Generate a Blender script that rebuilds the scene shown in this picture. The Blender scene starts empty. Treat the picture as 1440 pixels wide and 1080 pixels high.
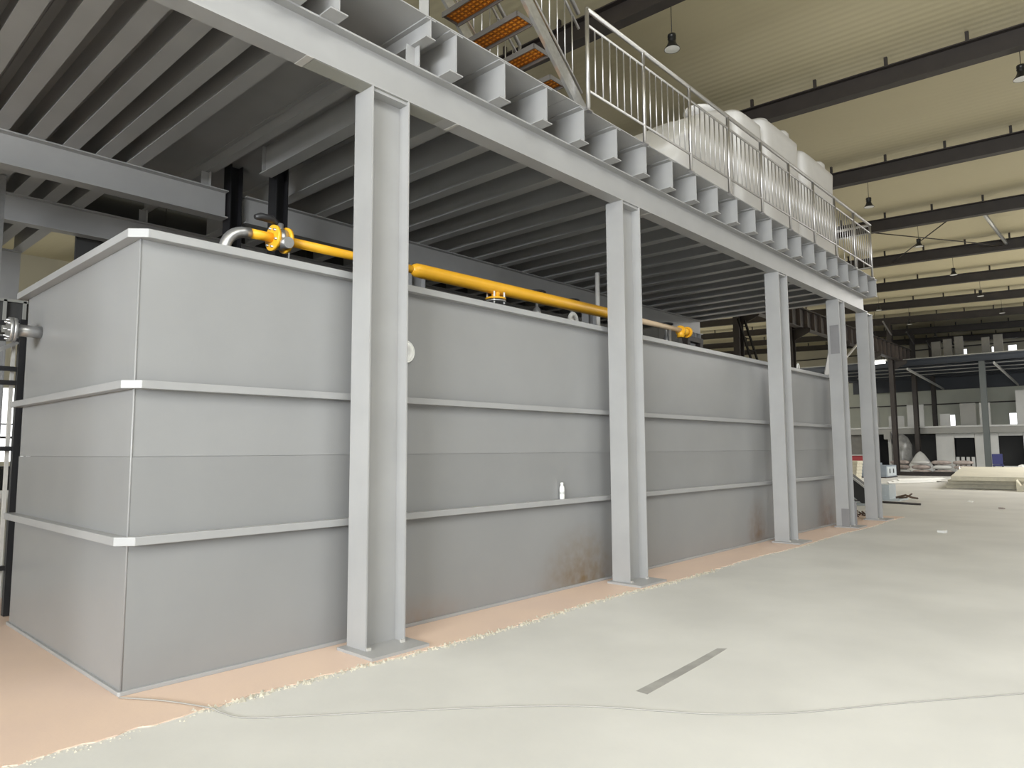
import bpy, math, random
from mathutils import Vector, Matrix
random.seed(7)
SC = bpy.context.scene
COL = SC.collection

# ------------------------------------------------------------------ camera
F, YAW, PITCH, ROLL = 987.58, 0.8282, 0.0939, -0.0056
CAMPOS = Vector((-1.7766, -5.14, 1.6))
d = Vector((math.sin(YAW) * math.cos(PITCH), math.cos(YAW) * math.cos(PITCH), math.sin(PITCH)))
r = Vector((math.cos(YAW), -math.sin(YAW), 0))
u = r.cross(d)
r2 = math.cos(ROLL) * r + math.sin(ROLL) * u
u2 = -math.sin(ROLL) * r + math.cos(ROLL) * u
cam = bpy.data.cameras.new('camera')
cam.sensor_width = 36
cam.lens = F * 36 / 1440
cam.clip_end = 500
co = bpy.data.objects.new('camera', cam)
m = Matrix((r2, u2, -d)).transposed().to_4x4()
m.translation = CAMPOS
co.matrix_world = m
COL.objects.link(co)
SC.camera = co

# ------------------------------------------------------------------ world, light, exposure
W = bpy.data.worlds.new('overcast')
SC.world = W
W.use_nodes = True
bg = W.node_tree.nodes['Background']
bg.inputs['Color'].default_value = (.965, .98, 1, 1)
bg.inputs['Strength'].default_value = 0.12
SC.view_settings.view_transform = 'Standard'
SC.view_settings.look = 'None'
SC.view_settings.gamma = 1
SC.view_settings.use_curve_mapping = False
SC.view_settings.exposure = 0.12


def area(name, loc, target, sx, sy, power, col=(.965, .98, 1)):
    l = bpy.data.lights.new(name, 'AREA')
    l.shape = 'RECTANGLE'
    l.size, l.size_y, l.energy, l.color = sx, sy, power, col
    o = bpy.data.objects.new(name, l)
    o.location = loc
    o.rotation_euler = (Vector(target) - Vector(loc)).to_track_quat('-Z', 'Y').to_euler()
    COL.objects.link(o)
    return o


# daylight through the big open door of the hall, behind the camera on the left
area('door_daylight', (-15.8, -8.4, 3.9), (4, -6.0, 2.9), 9, 3, 4250, (.93, .97, 1))
# area lamps added for light from above, as from unseen roof skylights
area('added_skylight', (-2, -12, 9.0), (-2, -12, 0), 16, 12, 2080, (.94, .975, 1))
area('added_skylight_middle', (20, -10, 8.8), (20, -10, 0), 18, 8, 600, (1, .98, .94))
area('added_skylight_far', (45, -9, 9.0), (45, -9, 0), 24, 10, 7000, (1, .985, .95))
# daylight through the skylights of the neighbouring bay
area('skylight_daylight_back', (31, 21, 9.6), (31, 21, 0), 24, 10, 4200, (1, .985, .95))


# ------------------------------------------------------------------ materials
def mat(name, col, rough=.5, metal=0.0, spec=.5, var=.0, vscale=3.0, bump=0.0, bscale=40.0, col2=None, stretch=None):
    M = bpy.data.materials.new(name)
    M.use_nodes = True
    N, L = M.node_tree.nodes, M.node_tree.links
    b = N['Principled BSDF']
    b.inputs['Roughness'].default_value = rough
    b.inputs['Metallic'].default_value = metal
    b.inputs['Specular IOR Level'].default_value = spec
    b.inputs['Base Color'].default_value = (*col, 1)
    tc = N.new('ShaderNodeTexCoord')
    out = tc.outputs['Object']
    if stretch:
        mp = N.new('ShaderNodeMapping')
        mp.inputs['Scale'].default_value = stretch
        L.new(out, mp.inputs[0])
        out = mp.outputs[0]
    if var or col2:
        n = N.new('ShaderNodeTexNoise')
        n.inputs['Scale'].default_value = vscale
        n.inputs['Detail'].default_value = 6
        L.new(out, n.inputs['Vector'])
        cr = N.new('ShaderNodeValToRGB')
        c2 = col2 or tuple(max(0, c * (1 - var)) for c in col)
        cr.color_ramp.elements[0].position = .35
        cr.color_ramp.elements[1].position = .65
        cr.color_ramp.elements[0].color = (*c2, 1)
        cr.color_ramp.elements[1].color = (*col, 1)
        L.new(n.outputs['Fac'], cr.inputs[0])
        L.new(cr.outputs[0], b.inputs['Base Color'])
    if bump:
        n = N.new('ShaderNodeTexNoise')
        n.inputs['Scale'].default_value = bscale
        n.inputs['Detail'].default_value = 4
        L.new(out, n.inputs['Vector'])
        bp = N.new('ShaderNodeBump')
        bp.inputs['Strength'].default_value = bump
        bp.inputs['Distance'].default_value = .02
        L.new(n.outputs['Fac'], bp.inputs['Height'])
        L.new(bp.outputs[0], b.inputs['Normal'])
    return M


STEEL = mat('grey_painted_steel', (.355, .353, .352), .42, var=.08, vscale=2.0)
PRIMER = mat('pale_primer', (.50, .485, .46), .6, var=.1, vscale=8)
TANK = mat('grey_tank_paint', (.282, .283, .285), .30, var=.05, vscale=1.5)
BAND = mat('grey_band_paint', (.335, .335, .337), .35, var=.05)
FLOORM = mat('concrete', (.61, .60, .57), .55, var=.13, vscale=.7, bump=.05, bscale=25)
PADM = mat('pink_floor_paint', (.70, .53, .42), .5, col2=(.66, .50, .41), vscale=1.2, bump=.05)
STONE = mat('broken_concrete', (.62, .58, .48), .9, var=.35, vscale=20)
BROWN = mat('dark_brown_steel', (.034, .027, .024), .5, var=.2)
BLACK = mat('black_steel', (.016, .016, .018), .45)
STAIN = mat('stainless_steel', (.56, .55, .55), .40, metal=1.0)
GALV = mat('galvanised_steel', (.52, .52, .52), .35, metal=.8, var=.15, vscale=20)
ORANGE = mat('orange_grating', (1.0, .44, .05), .5)
YELLOW = mat('yellow_pipe_paint', (.92, .48, .03), .35, var=.06, vscale=6)
WHITE = mat('white_plastic', (.80, .80, .78), .4)
BAGM = mat('white_bag_fabric', (.74, .725, .71), .7, var=.05, vscale=2, bump=.25, bscale=5)
LAMPB = mat('black_lamp_metal', (.012, .012, .012), .4)
LAMPW = mat('lamp_reflector', (.75, .75, .72), .4)
SHEET = mat('wall_sheet', (.60, .62, .54), .6, var=.1, vscale=.6)
SHEETUP = mat('cream_wall_sheet', (.50, .47, .37), .6, var=.1, vscale=.6)
PANELW = mat('grey_white_panel', (.55, .555, .54), .55, var=.1, vscale=1)
PANELG = mat('grey_panel', (.30, .30, .28), .55, var=.1, vscale=1)
DARKGREY = mat('dusty_grey_board', (.17, .165, .15), .6, var=.15)
DARKBLUE = mat('dark_blue_steel', (.035, .042, .055), .45)
CREAM = mat('cream_panel', (.55, .52, .43), .6, var=.12, vscale=1.5)
FOAM = mat('cream_foam_edge', (.64, .60, .48), .8, var=.15, vscale=5)
BLUEGREY = mat('blue_grey_paint', (.23, .27, .32), .5, var=.1)
PALEBLUE = mat('pale_blue_paint', (.52, .57, .60), .5, var=.1)
RED = mat('red_paint', (.30, .03, .035), .5)
BLUE = mat('blue_fabric', (.045, .05, .17), .7)
CARD = mat('dusty_sack', (.42, .36, .33), .8, var=.35, vscale=4)
BEIGE = mat('beige_board', (.28, .243, .205), .6, var=.08, vscale=1)
GLASSW = mat('daylit_pane', (.9, .9, .9), .5)
GLASSW.node_tree.nodes['Principled BSDF'].inputs['Emission Color'].default_value = (.97, 1, 1, 1)
GLASSW.node_tree.nodes['Principled BSDF'].inputs['Emission Strength'].default_value = 1.6
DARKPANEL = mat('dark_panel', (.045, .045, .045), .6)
RUSTY = mat('rusty_scrap', (.12, .075, .05), .8, var=.4, vscale=15)
WIRE = mat('grey_cable', (.33, .32, .30), .5)
SMEAR = mat('dark_concrete_patch', (.36, .35, .33), .6, var=.25, vscale=5)
RUBBER = mat('black_rubber', (.02, .02, .02), .7)


def ceiling_mat():
    M = bpy.data.materials.new('ceiling_liner')
    M.use_nodes = True
    N, L = M.node_tree.nodes, M.node_tree.links
    b = N['Principled BSDF']
    b.inputs['Base Color'].default_value = (.54, .485, .325, 1)
    b.inputs['Roughness'].default_value = .6
    tc = N.new('ShaderNodeTexCoord')
    w = N.new('ShaderNodeTexWave')
    w.wave_type = 'BANDS'
    w.bands_direction = 'X'
    w.inputs['Scale'].default_value = 1.6
    w.inputs['Distortion'].default_value = 0
    L.new(tc.outputs['Object'], w.inputs['Vector'])
    bp = N.new('ShaderNodeBump')
    bp.inputs['Strength'].default_value = .15
    bp.inputs['Distance'].default_value = .02
    L.new(w.outputs['Fac'], bp.inputs['Height'])
    L.new(bp.outputs[0], b.inputs['Normal'])
    return M


CEIL = ceiling_mat()


def add_stains(M, spots):
    """rust-brown stains with a place of their own on the tank wall (object space = world)"""
    N, L = M.node_tree.nodes, M.node_tree.links
    b = N['Principled BSDF']
    src = b.inputs['Base Color'].links[0].from_socket
    geo = N.new('ShaderNodeNewGeometry')
    for (p, sc, col, amt) in spots:
        mp = N.new('ShaderNodeMapping')
        mp.vector_type = 'TEXTURE'
        mp.inputs['Location'].default_value = p
        mp.inputs['Scale'].default_value = sc
        L.new(geo.outputs['Position'], mp.inputs[0])
        g = N.new('ShaderNodeTexGradient')
        g.gradient_type = 'SPHERICAL'
        L.new(mp.outputs[0], g.inputs[0])
        n = N.new('ShaderNodeTexNoise')
        n.inputs['Scale'].default_value = 9
        L.new(geo.outputs['Position'], n.inputs['Vector'])
        mul = N.new('ShaderNodeMath')
        mul.operation = 'MULTIPLY'
        L.new(g.outputs['Fac'], mul.inputs[0])
        L.new(n.outputs['Fac'], mul.inputs[1])
        mul2 = N.new('ShaderNodeMath')
        mul2.operation = 'MULTIPLY'
        mul2.use_clamp = True
        L.new(mul.outputs[0], mul2.inputs[0])
        mul2.inputs[1].default_value = amt
        mx = N.new('ShaderNodeMixRGB')
        mx.inputs[2].default_value = (*col, 1)
        L.new(mul2.outputs[0], mx.inputs[0])
        L.new(src, mx.inputs[1])
        L.new(mx.outputs[0], b.inputs['Base Color'])
        src = mx.outputs[0]


add_stains(TANK, [((5.05, 0, .02), (.9, 1, .75), (.16, .11, .06), 1.6),
                  ((10.0, 0, .05), (.5, 1, .8), (.17, .11, .07), 1.5),
                  ((13.45, 0, .1), (.7, 1, .9), (.15, .08, .05), 1.6),
                  ((14.3, 0, .1), (.6, 1, .8), (.30, .25, .18), 1.2),
                  ((2.4, 0, .0), (.9, 1, .3), (.26, .19, .15), 1.1)])


# ------------------------------------------------------------------ mesh helpers
class MB:
    """collects shapes in world space and links them as one mesh object"""

    def __init__(s):
        s.v, s.f, s.sm = [], [], []

    def add(s, vs, fs, smooth=False):
        k = len(s.v)
        s.v += [tuple(x) for x in vs]
        s.f += [tuple(i + k for i in f) for f in fs]
        s.sm += [smooth] * len(fs)
        return s

    def box(s, x0, x1, y0, y1, z0, z1):
        return s.add([(x0, y0, z0), (x1, y0, z0), (x1, y1, z0), (x0, y1, z0), (x0, y0, z1), (x1, y0, z1), (x1, y1, z1), (x0, y1, z1)],
                     [(0, 3, 2, 1), (4, 5, 6, 7), (0, 1, 5, 4), (1, 2, 6, 5), (2, 3, 7, 6), (3, 0, 4, 7)])

    def bar(s, a, b, w, h, up=(0, 0, 1)):
        a, b = Vector(a), Vector(b)
        t = (b - a).normalized()
        up = Vector(up)
        if abs(t.dot(up)) > .99:
            up = Vector((0, 1, 0))
        p = t.cross(up).normalized() * (w / 2)
        q = p.cross(t).normalized() * (h / 2)
        vs = [a - p - q, a + p - q, a + p + q, a - p + q, b - p - q, b + p - q, b + p + q, b - p + q]
        return s.add(vs, [(0, 1, 2, 3), (7, 6, 5, 4), (0, 4, 5, 1), (1, 5, 6, 2), (2, 6, 7, 3), (3, 7, 4, 0)])

    def prism(s, poly, o, P, Q, Lv):
        """polygon in the P,Q plane at o, extruded by Lv"""
        o, P, Q, Lv = map(Vector, (o, P, Q, Lv))
        n = len(poly)
        A = [o + P * a + Q * b for a, b in poly]
        B = [x + Lv for x in A]
        if P.cross(Q).dot(Lv) < 0:
            A, B = B, A
        return s.add(A + B, [tuple(reversed(range(n))), tuple(range(n, 2 * n))] + [(i, (i + 1) % n, n + (i + 1) % n, n + i) for i in range(n)])

    def tube(s, pts, rad, seg=10, cap=True):
        pts = [Vector(p) for p in pts]
        n = len(pts)
        rads = rad if isinstance(rad, (list, tuple)) else [rad] * n
        vs, fs = [], []
        t0 = (pts[1] - pts[0]).normalized()
        ref = Vector((0, 0, 1)) if abs(t0.z) < .9 else Vector((0, 1, 0))
        p = t0.cross(ref).normalized()
        for i in range(n):
            if i == 0:
                t = pts[1] - pts[0]
            elif i == n - 1:
                t = pts[-1] - pts[-2]
            else:
                t = (pts[i + 1] - pts[i]).normalized() + (pts[i] - pts[i - 1]).normalized()
            t = t.normalized()
            p = (p - t * p.dot(t)).normalized()
            q = t.cross(p)
            for k in range(seg):
                a = 2 * math.pi * k / seg
                vs.append(pts[i] + (p * math.cos(a) + q * math.sin(a)) * rads[i])
        for i in range(n - 1):
            for k in range(seg):
                fs.append((i * seg + k, i * seg + (k + 1) % seg, (i + 1) * seg + (k + 1) % seg, (i + 1) * seg + k))
        s.add(vs, fs, True)
        if cap:
            k0 = len(s.v) - len(vs)
            s.f.append(tuple(k0 + i for i in reversed(range(seg))))
            s.f.append(tuple(k0 + (n - 1) * seg + i for i in range(seg)))
            s.sm += [False, False]
        return s

    def cyl(s, a, b, rad, seg=20):
        return s.tube([a, b], rad, seg)

    def lathe(s, prof, o, axis=(0, 0, 1), seg=20):
        o, ax = Vector(o), Vector(axis).normalized()
        ref = Vector((1, 0, 0)) if abs(ax.x) < .9 else Vector((0, 1, 0))
        p = ax.cross(ref).normalized()
        q = ax.cross(p)
        vs, fs = [], []
        for (rr, h) in prof:
            for k in range(seg):
                a = 2 * math.pi * k / seg
                vs.append(o + ax * h + (p * math.cos(a) + q * math.sin(a)) * rr)
        for i in range(len(prof) - 1):
            for k in range(seg):
                fs.append((i * seg + k, i * seg + (k + 1) % seg, (i + 1) * seg + (k + 1) % seg, (i + 1) * seg + k))
        return s.add(vs, fs, True)

    def build(s, name, material, parent=None, bevel=0):
        off = Vector(root_loc(parent)) if parent else Vector((0, 0, 0))
        me = bpy.data.meshes.new(name)
        me.from_pydata([Vector(v) - off for v in s.v], [], s.f)
        me.polygons.foreach_set('use_smooth', s.sm)
        me.materials.append(material)
        me.update()
        o = bpy.data.objects.new(name, me)
        COL.objects.link(o)
        if parent:
            o.parent = parent
        if bevel:
            bm = o.modifiers.new('bevel', 'BEVEL')
            bm.width = bevel
            bm.segments = 2
            bm.limit_method = 'ANGLE'
        return o


def root_loc(o):
    l = Vector((0, 0, 0))
    while o:
        l += Vector(o.location)
        o = o.parent
    return l


def isec(h, b, tw, tf):
    """I profile, origin at middle of the bottom"""
    a, t = b / 2, tw / 2
    return [(-a, 0), (a, 0), (a, tf), (t, tf), (t, h - tf), (a, h - tf), (a, h), (-a, h), (-a, h - tf), (-t, h - tf), (-t, tf), (-a, tf)]


def tag(o, label=None, cat=None, group=None, kind=None):
    if label: o['label'] = label
    if cat: o['category'] = cat
    if group: o['group'] = group
    if kind: o['kind'] = kind
    return o


def thing(name, loc, label, cat, group=None):
    o = bpy.data.objects.new(name, None)
    o.empty_display_size = .2
    o.location = loc
    COL.objects.link(o)
    return tag(o, label, cat, group)


def inst(src, name, pos, parent):
    """another piece sharing the mesh of src, moved so that src's own place + pos"""
    o = src.copy()
    o.name = name
    COL.objects.link(o)
    o.parent = parent
    o.location = pos
    return o


ORD = ['first', 'second', 'third', 'fourth', 'fifth', 'sixth', 'seventh', 'eighth', 'ninth', 'tenth', 'eleventh', 'twelfth']

# ================================================================== SETTING
# floor
tag(MB().box(-60, 62, -60, 46, -.3, 0).build('floor', FLOORM), 'pale dusty concrete floor of the factory hall', 'floor', kind='structure')

# pink painted pad around the tank, with a ragged broken edge
poly = []
x = -6.0
while x < 16.6:
    poly.append((x, -.66 + random.uniform(-.025, .025) + .03 * math.sin(x * 1.7)))
    x += .06
poly += [(16.6, 4.4), (-6, 4.4)]
tag(MB().prism(poly, (0, 0, 0), (1, 0, 0), (0, 1, 0), (0, 0, .007)).build('floor_pad', PADM),
    'pink painted floor strip with ragged edge around the grey tank', 'floor', kind='structure')

# rubble along the edge of the pad
mb = MB()
for i in range(2600):
    x = random.uniform(-1.2, 16.3) if i % 3 else random.uniform(.2, 7)
    y = -.68 + .03 * math.sin(x * 1.7) + random.gauss(0, .028)
    sz = random.uniform(.004, .009) if i % 6 else random.uniform(.009, .019)
    if y > -.66 and any(c0 - .12 < x < c0 + .52 for c0 in (1.63, 5.40, 10.26, 13.39, 15.33)):
        y = -.69
    vs = [(x + random.uniform(-1, 1) * sz, y + random.uniform(-1, 1) * sz, random.uniform(.001, sz * 1.1)) for _ in range(3)]
    vs.append((x, y, sz * random.uniform(.8, 1.6)))
    vs += [(x + sz, y - sz * .5, 0), (x - sz, y - sz * .4, 0), (x, y + sz, 0)]
    mb.add([vs[4], vs[5], vs[6], vs[3]], [(0, 1, 3), (1, 2, 3), (2, 0, 3), (0, 2, 1)])
tag(mb.build('rubble', STONE), 'pale crumbs of broken concrete along the edge of the pink strip', 'rubble', kind='stuff')

# ceiling
XL, XR, YF, YB = -16, 60, -24, 34
SL = .035


def zc(y):
    return 9.85 + SL * (y - 1)


mb = MB()
mb.add([(XL, YF, zc(YF)), (XR, YF, zc(YF)), (XR, YB, zc(YB)), (XL, YB, zc(YB)),
        (XL, YF, zc(YF) + .2), (XR, YF, zc(YF) + .2), (XR, YB, zc(YB) + .2), (XL, YB, zc(YB) + .2)],
       [(0, 3, 2, 1), (4, 5, 6, 7), (0, 1, 5, 4), (1, 2, 6, 5), (2, 3, 7, 6), (3, 0, 4, 7)])
tag(mb.build('ceiling', CEIL), 'ribbed khaki liner panels under the hall roof', 'ceiling', kind='structure')

# end wall of the hall (far right) with small window openings
XW = 59.6
wins = []   # (y0,y1,z0,z1)
for yc in (11.9, 8.95 - 2.5, 2.25, -.7):
    wins.append((yc - .42, yc + .42, 3.25, 4.05))
for yc in (10.0, 6.2, 5.25, 3.2, 2.2, -.2):
    wins.append((yc - .25, yc + .25, 8.52, 8.95))


def wall_with_holes(mb, X0, X1, y0, y1, z0, z1, holes):
    ys = sorted({y0, y1} | {h[0] for h in holes} | {h[1] for h in holes})
    zs = sorted({z0, z1} | {h[2] for h in holes} | {h[3] for h in holes})
    for i in range(len(ys) - 1):
        run = None
        for j in range(len(zs) - 1):
            cy, cz = (ys[i] + ys[i + 1]) / 2, (zs[j] + zs[j + 1]) / 2
            hole = any(h[0] < cy < h[1] and h[2] < cz < h[3] for h in holes)
            if not hole:
                run = [zs[j], zs[j + 1]] if run is None else [run[0], zs[j + 1]]
            if hole or j == len(zs) - 2:
                if run: mb.box(X0, X1, ys[i], ys[i + 1], run[0], run[1])
                run = None


mb = MB()
wall_with_holes(mb, XW, XW + .15, YF, YB, 0, 6.9, [w for w in wins if w[3] < 6])
tag(mb.build('wall_end', SHEET), 'far end wall of grey sheet panels with small bright windows', 'wall', kind='structure')
mb = MB()
wall_with_holes(mb, XW, XW + .15, YF, YB, 6.9, 11.0, [w for w in wins if w[3] > 6])
tag(mb.build('wall_end_upper', SHEETUP), 'cream upper sheets of the far end wall', 'wall', kind='structure')
for i, w in enumerate(wins):
    f = MB()
    f.box(XW - .03, XW + .1, w[0] - .03, w[0], w[2] - .03, w[3] + .03)
    f.box(XW - .03, XW + .1, w[1], w[1] + .03, w[2] - .03, w[3] + .03)
    f.box(XW - .03, XW + .1, w[0], w[1], w[3], w[3] + .03)
    f.box(XW - .03, XW + .1, w[0], w[1], w[2] - .03, w[2])
    wo = tag(f.build('window_%d' % (i + 1), PANELW), 'small bright square window in the far end wall', 'window', 'end wall windows', 'structure')
    MB().box(XW + .05, XW + .06, w[0], w[1], w[2], w[3]).build('pane', GLASSW, wo)
for i, (z, x0) in enumerate(((4.85, XW - .08), (9.12, XW - .08))):
    tag(MB().box(x0, XW, YF, YB, z, z + .09).build('trim_%d' % (i + 1), BROWN), 'dark girt rail running across the far end wall, %s one' % ('lower', 'upper')[i], 'rail', kind='structure')

# back wall of the neighbouring bay with large window openings (left background)
mb = MB()
holes = [(-2.6 + 4.2 * k, .6 + 4.2 * k, 1.2, 4.6) for k in range(0, 4)]
tmp = MB()
wall_with_holes(tmp, 0, .15, XL, XR, 0, 12.0, holes)
mb.add([(v[1], YB + v[0], v[2]) for v in tmp.v], [tuple(reversed(f)) for f in tmp.f])
wb = tag(mb.build('wall_back', SHEETUP), 'back wall of the hall with a row of large bright window openings', 'wall', kind='structure')
for h in holes:
    MB().box(h[0], h[1], YB + .06, YB + .07, h[2], h[3]).build('pane', GLASSW, wb)
    MB().box(h[0] + 1.57, h[0] + 1.63, YB + .0, YB + .05, h[2], h[3]).build('mullion', BLACK, wb)
    MB().box(h[0], h[1], YB + .0, YB + .05, 2.9, 2.96).build('transom', BLACK, wb)

# left end wall with the big open door (behind the camera)
mb = MB()
wall_with_holes(mb, XL - .15, XL, YF, YB, 0, 12, [(-13.1, -3.7, 0, 5.5)])
tag(mb.build('wall_left', SHEETUP), 'left end wall of the hall with a wide open doorway', 'wall', kind='structure')

# ================================================================== HALL FRAME
RX = [8.4 + 5.5 * k for k in range(10)]


def zr(y):
    return 9.2 + SL * (y - 1)


for i, X in enumerate(RX):
    t = thing('roof_rafter', (X, 0, zr(0)), 'dark brown roof rafter, %s from the camera' % ORD[i], 'rafter', 'roof rafters')
    ya, yb = -23.5, 33.5
    for nm, dz, h, w in (('bottom_flange', 0, .025, .24), ('web', .025, .37, .016), ('top_flange', .395, .025, .24)):
        mb = MB()
        mb.add([(X - w / 2, ya, zr(ya) + dz), (X + w / 2, ya, zr(ya) + dz), (X + w / 2, yb, zr(yb) + dz), (X - w / 2, yb, zr(yb) + dz),
                (X - w / 2, ya, zr(ya) + dz + h), (X + w / 2, ya, zr(ya) + dz + h), (X + w / 2, yb, zr(yb) + dz + h), (X - w / 2, yb, zr(yb) + dz + h)],
               [(0, 3, 2, 1), (4, 5, 6, 7), (0, 1, 5, 4), (1, 2, 6, 5), (2, 3, 7, 6), (3, 0, 4, 7)])
        mb.build(nm, BROWN, t)
    c0 = None
    for k in range(-9, 14):
        y = 1.45 * k
        if c0 is None:
            c0 = MB().box(X - .03, X + .03, y - .03, y + .03, zr(y) + .415, zc(y) + .004).build('purlin_cleat', BROWN, t)
            y0 = y
        else:
            inst(c0, 'purlin_cleat', (0, y - y0, SL * (y - y0)), t)

YC = 7.0
HX = [2.9 + 5.5 * k for k in range(11)]
for i, X in enumerate(HX):
    t = thing('hall_column', (X, YC, 0), 'dark brown steel hall column carrying the crane beam, %s from the left' % ORD[i], 'column', 'hall columns')
    MB().prism(isec(.40, .26, .014, .02), (X - .2, YC, .02), (0, 1, 0), (1, 0, 0), (0, 0, zr(YC) - .03)).build('shaft', BROWN, t)
    MB().box(X - .28, X + .28, YC - .22, YC + .22, 0, .02).build('base_plate', BROWN, t)
    if X < 50:
        b = MB()
        b.prism([(0, 0), (.75, .35), (.75, .55), (0, .55)], (X, YC - .13, 6.5), (0, -1, 0), (0, 0, 1), (.02, 0, 0))
        b.box(X - .12, X + .12, YC - .88, YC - .13, 7.03, 7.05)
        b.build('corbel', BROWN, t)
    # knee braces up to the rafter line
    if X > 40:
        MB().bar((X - .1, YC - .13, 8.7), (X - 1.9, YC - .13, 9.35), .07, .07).build('knee_brace', GALV, t)

# crane runway beam with stiffener ribs
t = thing('crane_beam', (20, YC - .45, 7.06), 'dark brown crane runway beam with close stiffener ribs behind the platform', 'beam')
yb = YC - .45
MB().prism(isec(.9, .32, .014, .025), (0, yb, 7.055), (0, 1, 0), (0, 0, 1), (49.6, 0, 0)).build('girder', BROWN, t)
s0 = MB().box(.3, .32, yb - .155, yb - .008, 7.085, 7.925).build('stiffener', mat('brown_rib_paint', (.11, .09, .08), .5), t)
for k in range(1, 55):
    inst(s0, 'stiffener', (.9 * k, 0, 0), t)
MB().box(0, 49.6, yb - .04, yb + .04, 7.956, 8.05).build('crane_rail', BROWN, t)

# roof bracing between two rafters
br = thing('roof_bracing', (27, 0, 9.3), 'thin crossed brace rods between two roof rafters', 'bracing')
MB().cyl((RX[3] - .1, 2.2, 9.32), (RX[4] - .1, -1.2, 9.3), .02, 8).build('brace_rod', BROWN, br)
MB().cyl((RX[3] + .1, -.6, 9.3), (RX[4] - .1, 2.6, 9.35), .02, 8).build('brace_rod', BROWN, br)
st = MB().cyl((RX[3] + .1, -1.35, 9.35), (RX[4] - .1, -1.35, 9.35), .06, 12).build('roof_strut', GALV)
tag(st, 'round grey strut pipe between two roof rafters', 'strut')
cd = MB().cyl((RX[2] + .3, -10, 9.12), (RX[2] + .3, 6, 9.68), .014, 6).build('roof_conduit', GALV)
tag(cd, 'thin cable conduit running beside the third rafter', 'conduit')


# pendant lamps
def lamp(x, y, z, label):
    t = thing('pendant_lamp', (x, y, z), label, 'lamp', 'high bay lamps')
    k = .64

    def pr(p):
        return [(a * k, b * k) for a, b in p]
    MB().cyl((x, y, z + .40 * k), (x, y, zc(y) - .002), .007, 6).build('rod', LAMPB, t)
    MB().lathe(pr([(.0, .44), (.11, .44), (.12, .37), (.10, .35), (.12, .31), (.10, .26), (.11, .20)]), (x, y, z), seg=20).build('housing', LAMPB, t)
    MB().lathe(pr([(.11, .205), (.125, .16), (.165, .08), (.215, .02), (.22, 0), (.21, 0.002), (.155, .075), (.12, .15)]), (x, y, z), seg=24).build('shade', LAMPB, t)
    MB().lathe(pr([(.0, -.012), (.12, -.008), (.208, .005)]), (x, y, z), seg=24).build('diffuser', LAMPW, t)


LP = [(8.96, .79, 'white bottomed black lamp hanging above the platform railing'),
      (14.5, -3.65, 'black pendant lamp at the right edge of the picture'),
      (20.28, .72, 'black pendant lamp hanging just past the right end of the platform'),
      (25.93, .67, 'black pendant lamp hanging between the crossed brace rods'),
      (31.54, .65, 'black pendant lamp, fourth in the row above the platform'),
      (37.17, .6, 'black pendant lamp, fifth in the row above the platform'),
      (42.94, .55, 'black pendant lamp, sixth in the row above the platform'),
      (37.49, 5.09, 'black pendant lamp near the first free hall column'),
      (43.28, 5.03, 'black pendant lamp near the crane beam end'),
      (49.5, 5.0, 'small dark pendant lamp over the far mezzanine'),
      (54.6, 5.0, 'smallest dark pendant lamp in front of the far wall')]
for a in LP:
    lamp(a[0], a[1], 8.70, a[2])

# ================================================================== TANK
TL, TW, TH = 14.6, 2.87, 3.06
RIM = .0785
tk = thing('process_tank', (0, 0, 0), 'long grey painted steel tank standing under the platform', 'tank')
Z0, ZS = .007, 1.57
wt = .02


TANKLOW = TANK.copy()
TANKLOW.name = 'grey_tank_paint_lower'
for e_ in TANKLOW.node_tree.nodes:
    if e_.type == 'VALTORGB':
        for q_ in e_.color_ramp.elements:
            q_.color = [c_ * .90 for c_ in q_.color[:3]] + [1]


def wallset(nm, z0, z1, proud):
    p = proud
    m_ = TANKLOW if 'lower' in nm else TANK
    MB().box(-p, TL + p, -p, wt, z0, z1).build('front_' + nm, m_, tk)
    MB().box(-p, wt, wt, TW, z0, z1).build('end_' + nm, m_, tk)
    MB().box(0, TL, TW - wt, TW, z0, z1).build('rear_' + nm, m_, tk)
    MB().box(TL - wt, TL, wt, TW - wt, z0, z1).build('far_end_' + nm, m_, tk)


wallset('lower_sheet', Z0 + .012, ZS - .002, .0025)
wallset('upper_sheet', ZS, TH + .03, 0)
MB().box(0, TL, 0, TW, Z0, Z0 + .012).build('bottom_plate', TANK, tk)


def ring(z0, z1, w, nm, c=.10):
    """angle-iron band round the tank with a mitred outer corner"""
    mb = MB()
    # outline of the outer edge (chamfered at the near corner), clockwise
    out = [(TL + w, -w), (c - w, -w), (-w, c - w), (-w, TW + w), (TL + w, TW + w)]
    inn = [(TL, -.001), (0, -.001), (-.001, 0), (-.001, TW), (TL, TW)]
    n = len(out)
    vs = [(x, y, z1) for x, y in out] + [(x, y, z1) for x, y in inn] + [(x, y, z0) for x, y in out] + [(x, y, z0) for x, y in inn]
    fs = []
    for i in range(n):
        j = (i + 1) % n
        fs.append((i, j, n + j, n + i))
        fs.append((2 * n + j, 2 * n + i, 3 * n + i, 3 * n + j))
        fs.append((j, i, 2 * n + i, 2 * n + j))
    mb.add(vs, fs)
    return mb.build(nm, BAND, tk, bevel=.004)


ring(3.0838, 3.1458, RIM, 'top_rim')
ring(2.0329, 2.0893, RIM, 'stiffening_band')
ring(.9781, 1.0365, RIM, 'stiffening_band')
ring(Z0, Z0 + .028, .022, 'base_lip', .012)
MB().cyl((.002, .002, Z0 + .03), (.002, .002, 3.08), .0075, 10).build('corner_weld', TANK, tk)
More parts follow.
